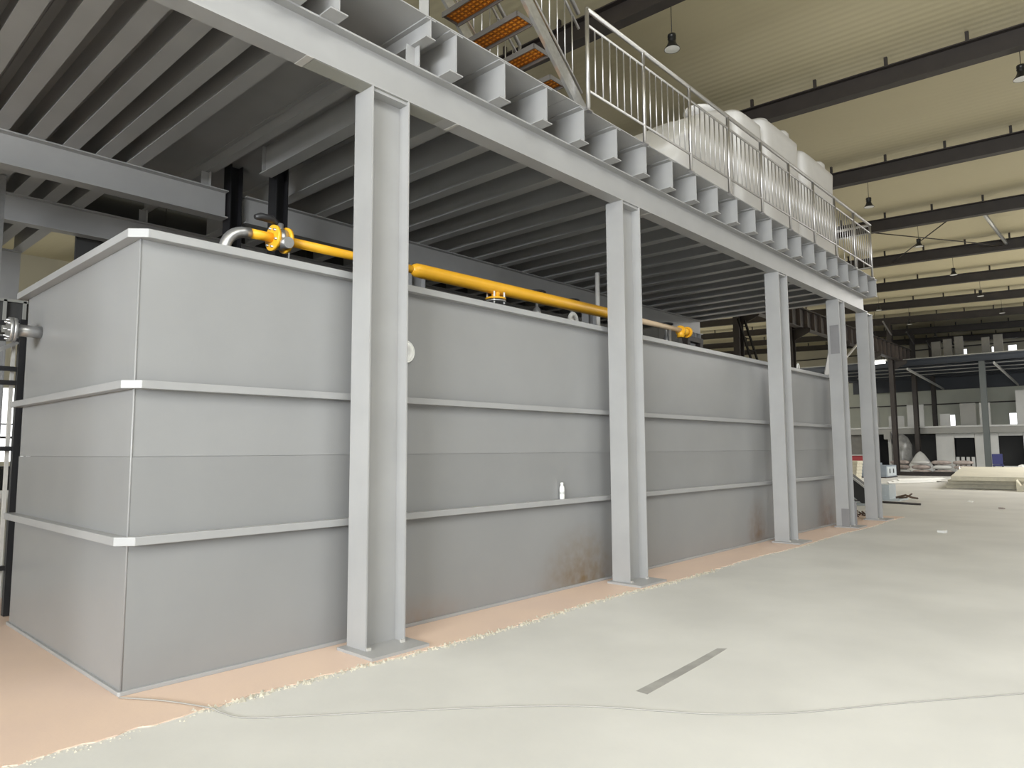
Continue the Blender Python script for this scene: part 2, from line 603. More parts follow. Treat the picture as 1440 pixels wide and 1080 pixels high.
# flanged outlet on the near end wall
fl = MB()
fl.cyl((-.002, 2.36, 2.70), (-.20, 2.36, 2.70), .055, 20)
nz = fl.build('outlet_nozzle', GALV, tk)
MB().cyl((-.20, 2.36, 2.70), (-.225, 2.36, 2.70), .11, 24).build('flange', GALV, nz)
MB().cyl((-.228, 2.36, 2.70), (-.255, 2.36, 2.70), .11, 24).build('blind_flange', GALV, nz)
for k in range(8):
    a = k * math.pi / 4 + .2
    MB().cyl((-.185, 2.36 + .085 * math.cos(a), 2.70 + .085 * math.sin(a)), (-.275, 2.36 + .085 * math.cos(a), 2.70 + .085 * math.sin(a)), .009, 6).build('bolt', GALV, nz)
# white flange on the front wall beside the first column
fl = MB().lathe([(.0, .0), (.05, .0), (.05, -.03), (.085, -.03), (.1, -.02), (.1, -.012), (.082, -.004)], (2.335, -.002, 2.52), (0, 1, 0), 28).build('side_flange', WHITE, tk)
MB().lathe([(.1, -.045), (.108, -.055), (.1, -.065), (.09, -.055), (.1, -.045)], (2.335, .03, 2.52), (0, 1, 0), 28).build('ring', WHITE, fl)
# lifting eyes on the rim
for x in (6.35, 12.1):
    MB().tube([(x - .05, -.02, 3.14), (x - .05, -.02, 3.2), (x - .03, -.02, 3.24), (x, -.02, 3.255), (x + .03, -.02, 3.24), (x + .05, -.02, 3.2), (x + .05, -.02, 3.14)], .014, 8).build('lifting_eye', WHITE, tk)

# ================================================================== PLATFORM
YG0, YG1 = -.43, -.25
GZ0, GZ1 = 4.69, 5.065
DZ = 5.47
YE = -.585
pf = thing('steel_platform', (8, 1.7, 0), 'grey painted steel platform on tall columns over the tank', 'platform')
CS = [(1.63, 2.03), (5.40, 5.80), (10.26, 10.66), (13.39, 13.76), (15.33, 15.73)]


def pcolumn(x0, x1, ya, yb2, z1, m_=STEEL, top=True):
    yc, b = (ya + yb2) / 2, yb2 - ya
    c = MB().prism(isec(x1 - x0, b, .010, .014), (x0, yc, .03), (0, 1, 0), (1, 0, 0), (0, 0, z1 - .03)).build('column', m_, pf)
    MB().box(x0 - .08, x1 + .09, ya - .2, yb2 + .02, .007, .03).build('base_plate', m_, c)
    w = MB()
    for xx in (x0 + .03, x1 - .03):
        w.box(xx - .02, xx + .02, ya - .012, ya + .01, .03, .05)
    w.build('weld', PRIMER, c)
    return c


for i, (x0, x1) in enumerate(CS):
    c = pcolumn(x0, x1, YG0, YG0 + .25, GZ0)
    MB().box(x0 + .016, x1 - .016, YG0 + .02, YG0 + .23, GZ0 - .03, GZ0 - .001).build('cap_stiffener', STEEL, c)
# patch of fresh grey paint and a bolted shoe on the fourth column
PATCH = mat('fresh_grey_paint', (.22, .215, .22), .5, var=.1)
MB().box(13.385, 13.389, YG0 + .02, YG0 + .2, 3.55, 4.15).build('paint_patch', PATCH, pf)
MB().box(13.382, 13.389, YG0 - .01, YG0 + .14, .03, .38).build('shoe_plate', PATCH, pf)
MB().box(13.77, 13.80, YG0 - .03, YG0 + .12, .03, .5).build('shoe_plate', PATCH, pf)

# rear columns under the rear girders, and the ones that carry the left end of the deck
for x0 in (5.5, 10.4, 15.2, -4.2):
    pcolumn(x0, x0 + .3, 3.78, 3.96, GZ0)
pcolumn(-4.3, -3.9, YG0, YG0 + .25, GZ0)
for x0 in (-4.2, 15.2):
    pcolumn(x0, x0 + .3, 5.93, 6.11, GZ0)
for x0 in (-4.2, .8):
    pcolumn(x0, x0 + .3, 9.1, 9.3, 4.0)

# front girder
g = MB().prism(isec(GZ1 - GZ0, YG1 - YG0, .010, .016), (-4.5, (YG0 + YG1) / 2, GZ0), (0, 1, 0), (0, 0, 1), (19.9, 0, 0)).build('girder', STEEL, pf)
for (x0, x1) in ((1.0, 1.06), (2.6, 2.63), (6.05, 6.08)):
    MB().box(x0, x1, YG0 - .002, YG1 + .002, GZ0 - .004, GZ0 - .0005).build('weld', PRIMER, g)
MB().box(1.07, 2.45, YG0 + .012, YG1 - .004, GZ0 - .003, GZ0 - .0004).build('paint_patch', mat('greenish_overpaint', (.30, .30, .27), .6), g)
# inner girders
MB().prism(isec(GZ1 - GZ0, .20, .010, .016), (-4.5, 3.87, GZ0), (0, 1, 0), (0, 0, 1), (6.87, 0, 0)).build('girder', STEEL, pf)
MB().prism(isec(GZ1 - GZ0, .18, .010, .016), (2.62, 3.87, GZ0), (0, 1, 0), (0, 0, 1), (13.0, 0, 0)).build('girder', STEEL, pf)
MB().prism(isec(GZ1 - GZ0, .18, .010, .016), (-4.5, 6.02, GZ0), (0, 1, 0), (0, 0, 1), (20.1, 0, 0)).build('girder', STEEL, pf)

MB().prism(isec(GZ1 - 4.0, .2, .010, .016), (-4.5, 9.2, 4.0), (0, 1, 0), (0, 0, 1), (5.75, 0, 0)).build('girder', STEEL, pf)  # deep girder added to screen the bright wall and keep the background dark

# joists of the main deck
JH = DZ - .012 - GZ1
YJ = 6.1
j0 = MB().prism(isec(JH, .165, .008, .012), (2.452, YE, GZ1), (1, 0, 0), (0, 0, 1), (0, 2.95 - YE, 0)).build('joist', STEEL, pf)
j1 = MB().prism(isec(JH, .165, .008, .012), (2.452 + .6562, YE, GZ1), (1, 0, 0), (0, 0, 1), (0, YJ - YE, 0)).build('joist', STEEL, pf)
for k in range(2, 21):
    inst(j1, 'joist', ((k - 1) * .6562, 0, 0), pf)
# slotted stiffener at the far end of the short joist
MB().box(2.40, 2.504, 2.935, 2.95, GZ1 + .012, DZ - .03).build('end_plate', STEEL, pf)
# closer joists of the left deck
l0 = MB().prism(isec(JH, .162, .008, .012), (1.19, YE, GZ1), (1, 0, 0), (0, 0, 1), (0, 9.4 - YE, 0)).build('joist', STEEL, pf)
for k in range(1, 13):
    inst(l0, 'joist', (-.336 * k, 0, 0), pf)
# shallow edge beam on stubs between the two decks
eb = MB().prism(isec(DZ - .012 - 5.27, .11, .008, .012), (2.14, YE, 5.27), (1, 0, 0), (0, 0, 1), (0, 6.1 - YE, 0)).build('edge_beam', STEEL, pf)
for y in (-.36, 3.87, 6.02):
    MB().box(2.04, 2.14, y - .006, y + .006, GZ1, 5.27).build('stub', STEEL, eb)
    MB().box(2.134, 2.142, y - .07, y + .07, GZ1, 5.27).build('stub', STEEL, eb)
# deck plates: each plate is one bay wide
edges = [-3.4, -2.1, -.8, .35, 1.28, 2.14] + [2.14 + 1.97 * k for k in range(1, 7)] + [15.66]
for a, b in zip(edges[:-1], edges[1:]):
    MB().box(a + .003, b - .003, YE - .005, 6.15 if a > 1 else 9.5, DZ - .012, DZ).build('deck_plate', STEEL, pf)
# far end fascia under the last joist
MB().box(15.60, 15.61, YE, YE + .012, GZ1, DZ - .012).build('end_plate', STEEL, pf)

# ================================================================== GUARDRAIL
ZT, ZM, ZB = 6.655, 6.465, 5.675
YR = -.617
gr = thing('guardrail', (9.9, YR, DZ), 'stainless steel guardrail with vertical bars along the platform edge', 'railing')
PX = [4.46 + 1.195 * k for k in range(10)]
XE = PX[-1]
p0 = MB().cyl((PX[0], YR, DZ - .03), (PX[0], YR, ZT), .024, 12).build('post', STAIN, gr)
q0 = MB().box(PX[0] - .04, PX[0] + .05, YR - .03, YR + .026, DZ - .045, DZ - .031).build('foot_plate', STAIN, gr)
for k in range(1, 10):
    inst(p0, 'post', ((PX[k] - PX[0]), 0, 0), gr)
    inst(q0, 'foot_plate', ((PX[k] - PX[0]), 0, 0), gr)
MB().cyl((PX[0], YR, ZT), (XE + .03, YR, ZT), .028, 12).build('top_rail', STAIN, gr)
MB().cyl((PX[0], YR, ZM), (XE, YR, ZM), .016, 10).build('mid_rail', STAIN, gr)
MB().cyl((PX[0], YR, ZB), (XE, YR, ZB), .016, 10).build('bottom_rail', STAIN, gr)
b0 = None
for k in range(9):
    for i in range(1, 8):
        x = PX[k] + 1.195 * i / 8
        if b0 is None:
            b0 = MB().cyl((x, YR, ZB), (x, YR, ZM), .0095, 8).build('baluster', STAIN, gr)
            bx0 = x
        else:
            inst(b0, 'baluster', (x - bx0, 0, 0), gr)
# return along the far end of the deck
er = thing('guardrail', (XE, 1.6, DZ), 'stainless steel guardrail across the far end of the platform', 'railing')
YP = [.55 + 1.15 * k for k in range(4)]
p1 = MB().cyl((XE, YP[0], DZ), (XE, YP[0], ZT), .024, 12).build('post', STAIN, er)
for k in range(1, 4):
    inst(p1, 'post', (0, YP[k] - YP[0], 0), er)
for z, rr, nm in ((ZT, .028, 'top_rail'), (ZM, .016, 'mid_rail'), (ZB, .016, 'bottom_rail')):
    MB().cyl((XE, YR + .025, z), (XE, YP[-1], z), rr, 10).build(nm, STAIN, er)
b1 = MB().cyl((XE, -.45, ZB), (XE, -.45, ZM), .0095, 8).build('baluster', STAIN, er)
for k in range(1, 32):
    inst(b1, 'baluster', (0, .135 * k, 0), er)

# ================================================================== STAIR
YS0, YS1 = -.50, .42
sr = thing('stair', (4.5, 0, DZ), 'metal stair with orange grating treads rising left from the platform deck', 'stair')
SLP = .90


def zs(x):
    return 5.50 + SLP * (4.53 - x)


XT = 2.13
for y in (YS0, YS1):
    MB().prism([(4.40, DZ + .0), (4.66, DZ + .0), (4.60, DZ + .05), (XT, zs(XT) + .055), (XT, zs(XT) - .09)], (0, y - .02, 0), (1, 0, 0), (0, 0, 1), (0, .04, 0)).build('stringer', GALV, sr)
tr0 = None
for k in range(8):
    xc, z = 4.07 - .268 * k, 5.715 + .241 * k
    if tr0 is None:
        x0, x1 = xc - .125, xc + .125
        a, b = YS0 + .02, YS1 - .02
        f = MB()
        f.box(x0, x1, a, a + .008, z - .05, z)
        f.box(x0, x1, b - .008, b, z - .05, z)
        f.box(x0, x0 + .012, a, b, z - .06, z)
        f.box(x1 - .012, x1, a, b, z - .06, z)
        tr0 = f.build('tread_frame', mat('tread_steel', (.16, .15, .14), .5, metal=.5), sr)
        gmb = MB()
        n = 5
        for i in range(n):
            xx = x0 + .02 + (x1 - x0 - .04) * i / (n - 1)
            gmb.box(xx - .006, xx + .006, a + .008, b - .008, z - .022, z - .009)
        n = 15
        for i in range(n):
            yy = a + .02 + (b - a - .04) * i / (n - 1)
            gmb.box(x0 + .012, x1 - .012, yy - .006, yy + .006, z - .022, z - .009)
        tg0 = gmb.build('tread', mat('brown_orange_bars', (.40, .13, .015), .6), sr)
        tc0 = MB().box(x0 + .012, x1 - .012, a + .008, b - .008, z - .009, z - .001).build('tread_cover', ORANGE, sr)
        kx, kz = xc, z
    else:
        inst(tr0, 'tread_frame', (xc - kx, 0, z - kz), sr)
        inst(tg0, 'tread', (xc - kx, 0, z - kz), sr)
        inst(tc0, 'tread_cover', (xc - kx, 0, z - kz), sr)
for y in (YS0, YS1):
    def hr(dz, rr, nm, xa=4.46, xb=XT):
        MB().cyl((xa, y, zs(xa) + dz), (xb, y, zs(xb) + dz), rr, 10).build(nm, STAIN, sr)
    hr(.17, .014, 'lower_rail', 4.5)
    hr(.90, .016, 'mid_rail')
    hr(1.08, .026, 'handrail')
    bb = None
    for i in range(17):
        x = 4.33 - .135 * i
        if bb is None:
            bb = MB().cyl((x, y, zs(x) + .17), (x, y, zs(x) + .90), .0085, 8).build('baluster', STAIN, sr)
            xx0 = x
        else:
            inst(bb, 'baluster', (x - xx0, 0, -SLP * (x - xx0)), sr)
    MB().cyl((3.2, y, zs(3.2)), (3.2, y, zs(3.2) + 1.08), .02, 10).build('post', STAIN, sr)
    if y == YS1:
        MB().cyl((4.46, y, DZ), (4.46, y, zs(4.46) + 1.08), .022, 10).build('post', STAIN, sr)
# upper landing with its flat support posts
MB().box(.9, XT, YS0 - .05, YS1 + .05, zs(XT) - .05, zs(XT) - .01).build('landing', GALV, sr)
for x, y in ((XT - .01, YE), (1.0, YE), (XT - .01, YS1), (1.0, YS1)):
    MB().box(x - .11, x, y, y + .012, DZ, zs(XT) - .05).build('landing_post', STEEL, sr)
    MB().box(x - .008, x, y, y + .09, DZ, zs(XT) - .05).build('landing_post', STEEL, sr)

# ================================================================== WHITE BAGS ON THE DECK
pl = tag(MB().box(6.3, 15.16, -.12, 2.3, DZ, DZ + .34).build('plinth', BEIGE, bevel=.01), 'long low beige base under the white bags on the platform', 'plinth')


def bag(x0, x1, y0, y1, z0, z1, label, ears, slant=None, lumps=None, seed=1):
    cx, cy = (x0 + x1) / 2, (y0 + y1) / 2
    t = thing('bulk_bag', (cx, cy, z0), label, 'bag', 'white bags on the platform')
    mb = MB()
    NS, NH, SH = 44, 26, .89
    vs = []
    a, b, h = (x1 - x0) / 2, (y1 - y0) / 2, z1 - z0
    for j in range(NH + 1):
        tt = j / NH
        if tt > SH:      # shoulders
            s_ = (tt - SH) / (1 - SH)
            sc = math.sqrt(max(0, 1 - (s_ * .99) ** 4))
            zz = z0 + h * (SH + (1 - SH) * math.sin(s_ * math.pi / 2))
        else:
            sc = 1 - .012 * math.sin(tt * math.pi * 3.2) - .015 * (1 - tt)
            zz = z0 + h * tt
        for i in range(NS):
            an = 2 * math.pi * i / NS
            c_, s2 = math.cos(an), math.sin(an)
            e = .28
            px = abs(c_) ** e * (1 if c_ > 0 else -1)
            py = abs(s2) ** e * (1 if s2 > 0 else -1)
            wob = 1 + .008 * math.sin(5 * an + seed + 6 * tt) * min(1, tt * 4) - .008
            X, Y, Z = cx + a * px * sc * wob, cy + b * py * sc * wob, zz
            if slant:    # slumped towards the stair
                lim = min(z1, slant[0] + slant[1] * (X - slant[2]) + .03 * math.sin(9 * X))
                Z = z0 + (Z - z0) * (lim - z0) / h
            vs.append((X, Y, Z))
    fs = []
    for j in range(NH):
        for i in range(NS):
            fs.append((j * NS + i, j * NS + (i + 1) % NS, (j + 1) * NS + (i + 1) % NS, (j + 1) * NS + i))
    fs.append(tuple(NH * NS + i for i in range(NS)))
    fs.append(tuple(reversed(range(NS))))
    mb.add(vs, fs, True)
    mb.build('body', BAGM, t)
    for (ex, ey, ez, hh, w) in ears:
        e = MB()
        e.lathe([(w, 0), (w * .92, hh * .5), (w * .75, hh * .85), (w * .5, hh), (0, hh * 1.02)], (ex, ey, ez), (.22, -.05, 1), 14)
        e.build('corner_ear', BAGM, t)
    for (ex, ey, ez, rx, ry, rz) in (lumps or []):
        e = MB()
        pr = [(math.sin(i * math.pi / 8), -math.cos(i * math.pi / 8)) for i in range(9)]
        e.lathe(pr, (0, 0, 0), (0, 0, 1), 16)
        e.v = [(ex + v[0] * rx * (1 + .12 * math.sin(7 * v[2])), ey + v[1] * ry, ez + v[2] * rz) for v in e.v]
        e.build('folded_top', BAGM, t)


zb = DZ + .34
bag(12.98, 15.15, 0.0, 2.0, zb, 8.04, 'large white bag on the platform, nearest its far end', [(14.62, .3, 7.80, .42, .20)], seed=1)
bag(11.04, 12.94, 0.0, 2.0, zb, 8.06, 'large white bag with a raised corner, second from the far end', [(12.5, .3, 7.84, .40, .19)], seed=2, lumps=[(11.4, .3, 8.02, .2, .2, .07)])
bag(9.88, 11.0, 0.0, 2.0, zb, 7.78, 'large white bag with a level top, third from the far end', [], seed=3, lumps=[(10.6, .35, 7.76, .22, .25, .07)])
bag(7.55, 9.84, 0.0, 2.0, zb, 7.50, 'slumped white bag with a sloping side nearest the stair', [], slant=(6.30, .80, 7.55), seed=4, lumps=[(9.2, .4, 7.46, .34, .3, .08)])

# ================================================================== DARK COLUMNS AND ADDED DARK BACKDROP BEHIND THE TANK
for i, (x, y, lb) in enumerate(((2.69, 3.05, 'black steel column rising behind the tank beside the yellow valve'), (2.49, 3.9, 'black steel column between the ends of the two inner girders'))):
    t = thing('support_column', (x, y, 0), lb, 'column', 'black columns behind the tank')
    MB().prism(isec(.17, .2, .012, .016), (x - .085, y, .032), (0, 1, 0), (1, 0, 0), (0, 0, DZ - .014 - .032)).build('shaft', BLACK, t)
    MB().box(x - .16, x + .16, y - .14, y + .14, .012, .032).build('base_plate', BLACK, t)
# white cable tie with a loose end on the column by the valve
tg = MB()
tg.tube([(2.60, 2.935, 4.27), (2.69, 2.93, 4.26), (2.80, 2.935, 4.28)], .012, 8)
tg.tube([(2.62, 2.93, 4.26), (2.42, 2.80, 4.27)], .010, 8)
tg.tube([(2.79, 2.93, 4.28), (2.79, 2.925, 4.12), (2.78, 2.925, 3.2)], .006, 6)
tag(tg.build('cable_tie', WHITE), 'white tie and cord round the black column above the yellow valve', 'tie')

t = thing('partition', (8, 6.3, 0), 'added dark backdrop panels standing in for the shade behind the tank', 'partition')  # dark panels added to stand in for the deep shade behind the tank
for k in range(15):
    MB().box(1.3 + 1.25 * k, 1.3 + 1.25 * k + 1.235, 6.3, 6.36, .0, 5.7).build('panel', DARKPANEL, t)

# thin pale post under the left deck
t = thing('thin_post', (.18, 5.3, 0), 'thin pale post under the left end of the platform', 'post')
MB().box(.15, .22, 5.25, 5.32, 0, 5.05).build('shaft', GALV, t)
MB().box(.08, .29, 5.18, 5.39, 0.012, .024).build('foot', GALV, t)

# ================================================================== YELLOW PIPE
YP_, ZP = .45, 3.50
yp = thing('yellow_pipe', (4.8, YP_, 3.15), 'yellow painted pipe with valves running along the top of the tank', 'pipe')
el = [(.80, YP_, 2.6)] + [(.80, YP_, 3.26)]
for k in range(1, 8):
    a = k * math.pi / 16
    el.append((.80 + .19 * (1 - math.cos(a)), YP_, 3.26 + .19 * math.sin(a)))
el.append((1.02, YP_, 3.455))
MB().tube(el, .048, 14).build('elbow', GALV, yp)
MB().cyl((1.01, YP_, 3.455), (1.23, YP_, 3.46), .042, 14).build('pipe_section', YELLOW, yp)
f = MB().cyl((1.22, YP_, 3.46), (1.25, YP_, 3.46), .115, 24).build('flange', YELLOW, yp)
v = MB()
v.cyl((1.255, YP_, 3.46), (1.335, YP_, 3.46), .095, 20)
v.cyl((1.295, YP_, 3.46), (1.295, YP_, 3.60), .03, 12)
v.cyl((1.295, YP_, 3.42), (1.295, YP_ - .16, 3.40), .05, 12)
vo = v.build('valve', GALV, yp)
MB().tube([(1.30, YP_ + .02, 3.60), (1.20, YP_ - .02, 3.615), (1.10, YP_ - .02, 3.615), (1.05, YP_ - .02, 3.60)], [.02, .035, .035, .02], 12).build('handle', BLACK, vo)
for k in range(6):
    a = k * math.pi / 3 + .3
    MB().cyl((1.20, YP_ + .085 * math.cos(a), 3.46 + .085 * math.sin(a)), (1.385, YP_ + .085 * math.cos(a), 3.46 + .085 * math.sin(a)), .011, 6).build('bolt', GALV, vo)
MB().cyl((1.34, YP_, 3.46), (1.37, YP_, 3.46), .115, 24).build('flange', YELLOW, yp)
MB().tube([(1.36, YP_, 3.46), (2.80, YP_, 3.475)], .042, 14).build('pipe_section', YELLOW, yp)
MB().tube([(2.78, YP_, 3.475), (2.84, YP_, 3.475), (2.9, YP_, 3.475), (6.9, YP_, 3.515), (6.96, YP_, 3.515)], [.042, .072, .075, .075, .042], 18).build('header_pipe', YELLOW, yp)
MB().tube([(6.94, YP_, 3.515), (8.50, YP_, 3.515)], .042, 14).build('pipe_section', mat('pale_pipe_paint', (.68, .52, .36), .4), yp)
tee = MB()
tee.cyl((4.04, YP_, 3.50), (4.04, YP_, 3.36), .05, 16)
to = tee.build('tee_branch', YELLOW, yp)
MB().cyl((4.04, YP_, 3.365), (4.04, YP_, 3.345), .12, 24).build('flange', YELLOW, to)
MB().cyl((4.04, YP_, 3.335), (4.04, YP_, 3.315), .12, 24).build('flange', GALV, to)
MB().cyl((4.04, YP_, 3.32), (4.04, YP_, 2.6), .05, 16).build('stub_pipe', GALV, to)
for k in range(4):
    a = k * math.pi / 2 + .6
    MB().cyl((4.04 + .1 * math.cos(a), YP_ + .1 * math.sin(a), 3.29), (4.04 + .1 * math.cos(a), YP_ + .1 * math.sin(a), 3.43), .011, 6).build('bolt', WHITE, to)
ev = MB()
ev.cyl((8.34, YP_, 3.51), (8.38, YP_, 3.51), .085, 16)
ev.cyl((8.42, YP_, 3.51), (8.56, YP_, 3.51), .065, 16)
ev.cyl((8.56, YP_, 3.51), (8.60, YP_, 3.51), .09, 16)
ev.cyl((8.36, YP_, 3.51), (8.36, YP_, 3.40), .06, 12)
ev.build('end_valve', YELLOW, yp)
MB().cyl((8.0, YP_, 3.50), (8.0, YP_, 2.6), .03, 10).build('stub_pipe', GALV, yp)


def wheel_valve(x, y, label):
    t = thing('gate_valve', (x, y, 3.15), label, 'valve', 'wheel valves on the tank')
    MB().cyl((x, y, 2.9), (x, y, 3.3), .05, 14).build('riser', GALV, t)
    MB().lathe([(.09, 0), (.09, .03), (.04, .04), (.06, .12), (.07, .2), (.045, .3), (.02, .32), (.02, .53)], (x, y, 3.29), (0, 0, 1), 16).build('body', GALV, t)
    MB().cyl((x - .2, y, 3.44), (x + .2, y, 3.44), .045, 12).build('pipe_run', YELLOW, t)
    MB().cyl((x - .21, y, 3.44), (x - .18, y, 3.44), .09, 16).build('flange', YELLOW, t)
    MB().cyl((x + .18, y, 3.44), (x + .21, y, 3.44), .09, 16).build('flange', YELLOW, t)
    w = [(x + .12 * math.cos(2 * math.pi * k / 20), y + .12 * math.sin(2 * math.pi * k / 20), 3.82) for k in range(21)]
    h = MB()
    h.tube(w, .014, 8, cap=False)
    h.bar((x - .12, y, 3.82), (x + .12, y, 3.82), .02, .014)
    h.bar((x, y - .12, 3.82), (x, y + .12, 3.82), .02, .014)
    h.build('hand_wheel', BLACK, t)


wheel_valve(5.66, 1.2, 'black wheeled valve behind the yellow pipe, nearer the tee')
wheel_valve(6.45, 1.2, 'black wheeled valve behind the yellow pipe, nearer the second column')
wheel_valve(9.2, 1.2, 'black wheeled valve behind the pale end of the yellow pipe')
# white U bend and conduit
ub = [(6.15, 1.0, 2.9), (6.15, 1.0, 3.46)] + [(6.23 - .08 * math.cos(k * math.pi / 10), 1.0, 3.46 + .1 * math.sin(k * math.pi / 10)) for k in range(1, 10)] + [(6.31, 1.0, 3.46), (6.31, 1.0, 2.9)]
tag(MB().tube(ub, .033, 12).build('vent_bend', WHITE), 'white plastic U bend on the tank top under the yellow pipe', 'pipe')
tag(MB().cyl((7.13, 1.2, 2.9), (7.13, 1.2, 4.37), .035, 12).build('conduit', PRIMER), 'pale upright pipe standing on the tank behind the yellow pipe', 'pipe')
# deck bridging the tank top behind the pipe, carrying valves
tag(MB().box(4.9, 10.2, .95, 1.6, 2.84, 2.9).build('valve_walkway', STEEL), 'narrow grey plate across the tank top carrying the wheel valves', 'plate')
# support frame over the far end of the tank
t = thing('pipe_frame', (9.9, 1.05, 2.9), 'brown portal frame on the tank at the end of the yellow pipe', 'frame')
MB().box(9.6, 9.7, 1.0, 1.1, 2.9, 3.55).build('leg', BROWN, t)
MB().box(10.08, 10.18, 1.0, 1.1, 2.9, 3.55).build('leg', BROWN, t)
MB().box(9.6, 10.18, .99, 1.11, 3.55, 3.64).build('crossbar', BROWN, t)
# ladder leaning behind the tank
t = thing('ladder', (22.5, 4.5, 0), 'dark ladder leaning on the crane beam behind the tank', 'ladder')
LADM = mat('dull_black_paint', (.02, .018, .016), .9, spec=.1)
for dx in (0, .5):
    MB().bar((24.0 - dx, 4.5, 0), (19.9 - dx, 4.5, 5.75), .05, .08).build('stile', LADM, t)
for k in range(1, 16):
    zz = .37 * k
    xx = 24.0 - 4.1 * zz / 5.75
    MB().cyl((xx - .5, 4.5, zz), (xx, 4.5, zz), .02, 8).build('rung', LADM, t)
# pale diagonal strut and its grey gusset beyond the tank
t = thing('diagonal_strut', (20.5, 1.6, 4.38), 'pale diagonal strut seen between the last two platform columns', 'strut')
MB().cyl((18.6, 1.6, 3.5), (21.9, 1.6, 5.0), .035, 10).build('tube', PRIMER, t)
MB().prism([(18.1, 3.0), (19.0, 3.0), (19.3, 4.3), (18.9, 4.3)], (0, 1.62, 0), (1, 0, 0), (0, 0, 1), (0, .02, 0)).build('gusset', STEEL, t)
MB().box(18.5, 18.62, 1.55, 1.67, 0, 3.5).build('leg', STEEL, t)

# bottle on the lower band
BZ = 1.0365
t = thing('bottle', (4.62, -.04, BZ), 'small white bottle standing on the lower band of the tank', 'bottle')
MB().lathe([(0, 0), (.026, 0), (.029, .005), (.029, .125), (.024, .145), (.014, .158), (.014, .165)], (4.62, -.04, BZ), (0, 0, 1), 20).build('body', WHITE, t)
MB().lathe([(.016, .160), (.017, .162), (.017, .188), (.0, .190)], (4.62, -.04, BZ), (0, 0, 1), 16).build('cap', WHITE, t)
MB().lathe([(.0295, .055), (.0297, .056), (.0297, .085), (.0295, .086)], (4.62, -.04, BZ), (0, 0, 1), 20).build('print_band', PANELW, t)

# ================================================================== FLOOR DETAILS
WP = [(-.03, -.06), (.143, -.337), (.295, -.712), (.357, -.956), (.598, -1.193), (1.051, -1.579), (1.51, -1.987), (1.874, -2.377), (2.106, -2.746), (2.311, -3.065), (2.647, -3.407), (3.174, -3.783), (3.964, -4.38), (4.9, -5.1), (6.2, -6.6), (6.8, -9.0)]


def catmull(P, n=6):
    out = []
    for i in range(len(P) - 1):
        p0, p1, p2, p3 = P[max(i - 1, 0)], P[i], P[i + 1], P[min(i + 2, len(P) - 1)]
        for k in range(n):
            t_ = k / n
            out.append(tuple(.5 * ((2 * p1[c]) + (-p0[c] + p2[c]) * t_ + (2 * p0[c] - 5 * p1[c] + 4 * p2[c] - p3[c]) * t_ ** 2 + (-p0[c] + 3 * p1[c] - 3 * p2[c] + p3[c]) * t_ ** 3) for c in range(2)))
    out.append(P[-1])
    return out


tag(MB().tube([(x, y, .017 if y > -.72 else .005) for x, y in catmull(WP)], .0045, 6).build('cable', WIRE), 'thin grey cable snaking from the tank corner across the floor', 'cable')
poly = [(2.34, -2.465), (2.335, -2.555), (2.8, -2.53), (3.3, -2.50), (3.68, -2.465), (3.63, -2.405), (3.2, -2.43), (2.8, -2.45)]
tag(MB().prism(poly, (0, 0, 0), (1, 0, 0), (0, 1, 0), (0, 0, .0015)).build('floor_patch', SMEAR), 'dark grey strip of patched concrete on the open floor', 'patch', kind='structure')


def scrap(x, y, s, label, material=None):
    mb = MB()
    vs = [(x - s, y - .5 * s, .002), (x + .6 * s, y - .7 * s, .002), (x + s, y + .5 * s, .002), (x - .4 * s, y + .8 * s, .002)]
    vs += [(a + .01, b, c + .02 + .03 * random.random() * s / .1) for a, b, c in vs]
    mb.add(vs, [(0, 3, 2, 1), (4, 5, 6, 7), (0, 1, 5, 4), (1, 2, 6, 5), (2, 3, 7, 6), (3, 0, 4, 7)])
    tag(mb.build('paper_scrap', material or WHITE), label, 'litter')


scrap(13.67, -2.0, .1, 'crumpled white paper scrap alone on the open floor')
scrap(22.8, -.92, .09, 'tiny pale scrap on the floor before the cream panels')
scrap(20.5, -2.0, .09, 'tiny pale scrap on the floor near the right edge', CARD)
mb = MB()
for k in range(14):
    a = (15.95 + random.uniform(-.25, .3), .1 + random.uniform(-.2, .2), .02 + random.uniform(0, .05))
    mb.tube([a, (a[0] + random.uniform(-.2, .2), a[1] + random.uniform(-.15, .15), .03 + random.uniform(0, .1))], .018, 6)
tag(mb.build('scrap_heap', RUSTY), 'small heap of rusty scrap behind the last platform column', 'scrap', kind='stuff')

# ================================================================== FAR FLOOR ITEMS
# pale blue frame crate and its base plate
t = thing('steel_crate', (22.4, 1.2, 0), 'pale blue steel box on a plate beyond the last platform column', 'crate')
MB().box(21.9, 22.9, .75, 2.4, .0, .05).build('base_plate', PALEBLUE, t)
MB().box(22.0, 22.75, 1.05, 2.6, .05, .48).build('body', PALEBLUE, t)
MB().box(21.985, 22.0, 1.15, 2.5, .12, .16).build('rib', PALEBLUE, t)
MB().box(21.985, 22.0, 1.15, 2.5, .30, .34).build('rib', PALEBLUE, t)
tag(MB().tube([(21.2, 2.2, .03), (20.9, 1.2, .03), (20.6, -.1, .03)], .03, 8).build('steel_bar', BROWN), 'dark steel bar lying in front of the pale blue box', 'bar')
mb = MB()
mb.tube([(22.3, .95, .08), (22.4, .7, .16), (22.3, .5, .1), (22.5, .4, .07)], .03, 8)
mb.tube([(22.5, .9, .07), (22.3, .65, .1), (22.5, .55, .2)], .025, 8)
tag(mb.build('wire_coil', RUSTY), 'tangled dark wire at the edge of the pale blue box', 'wire')
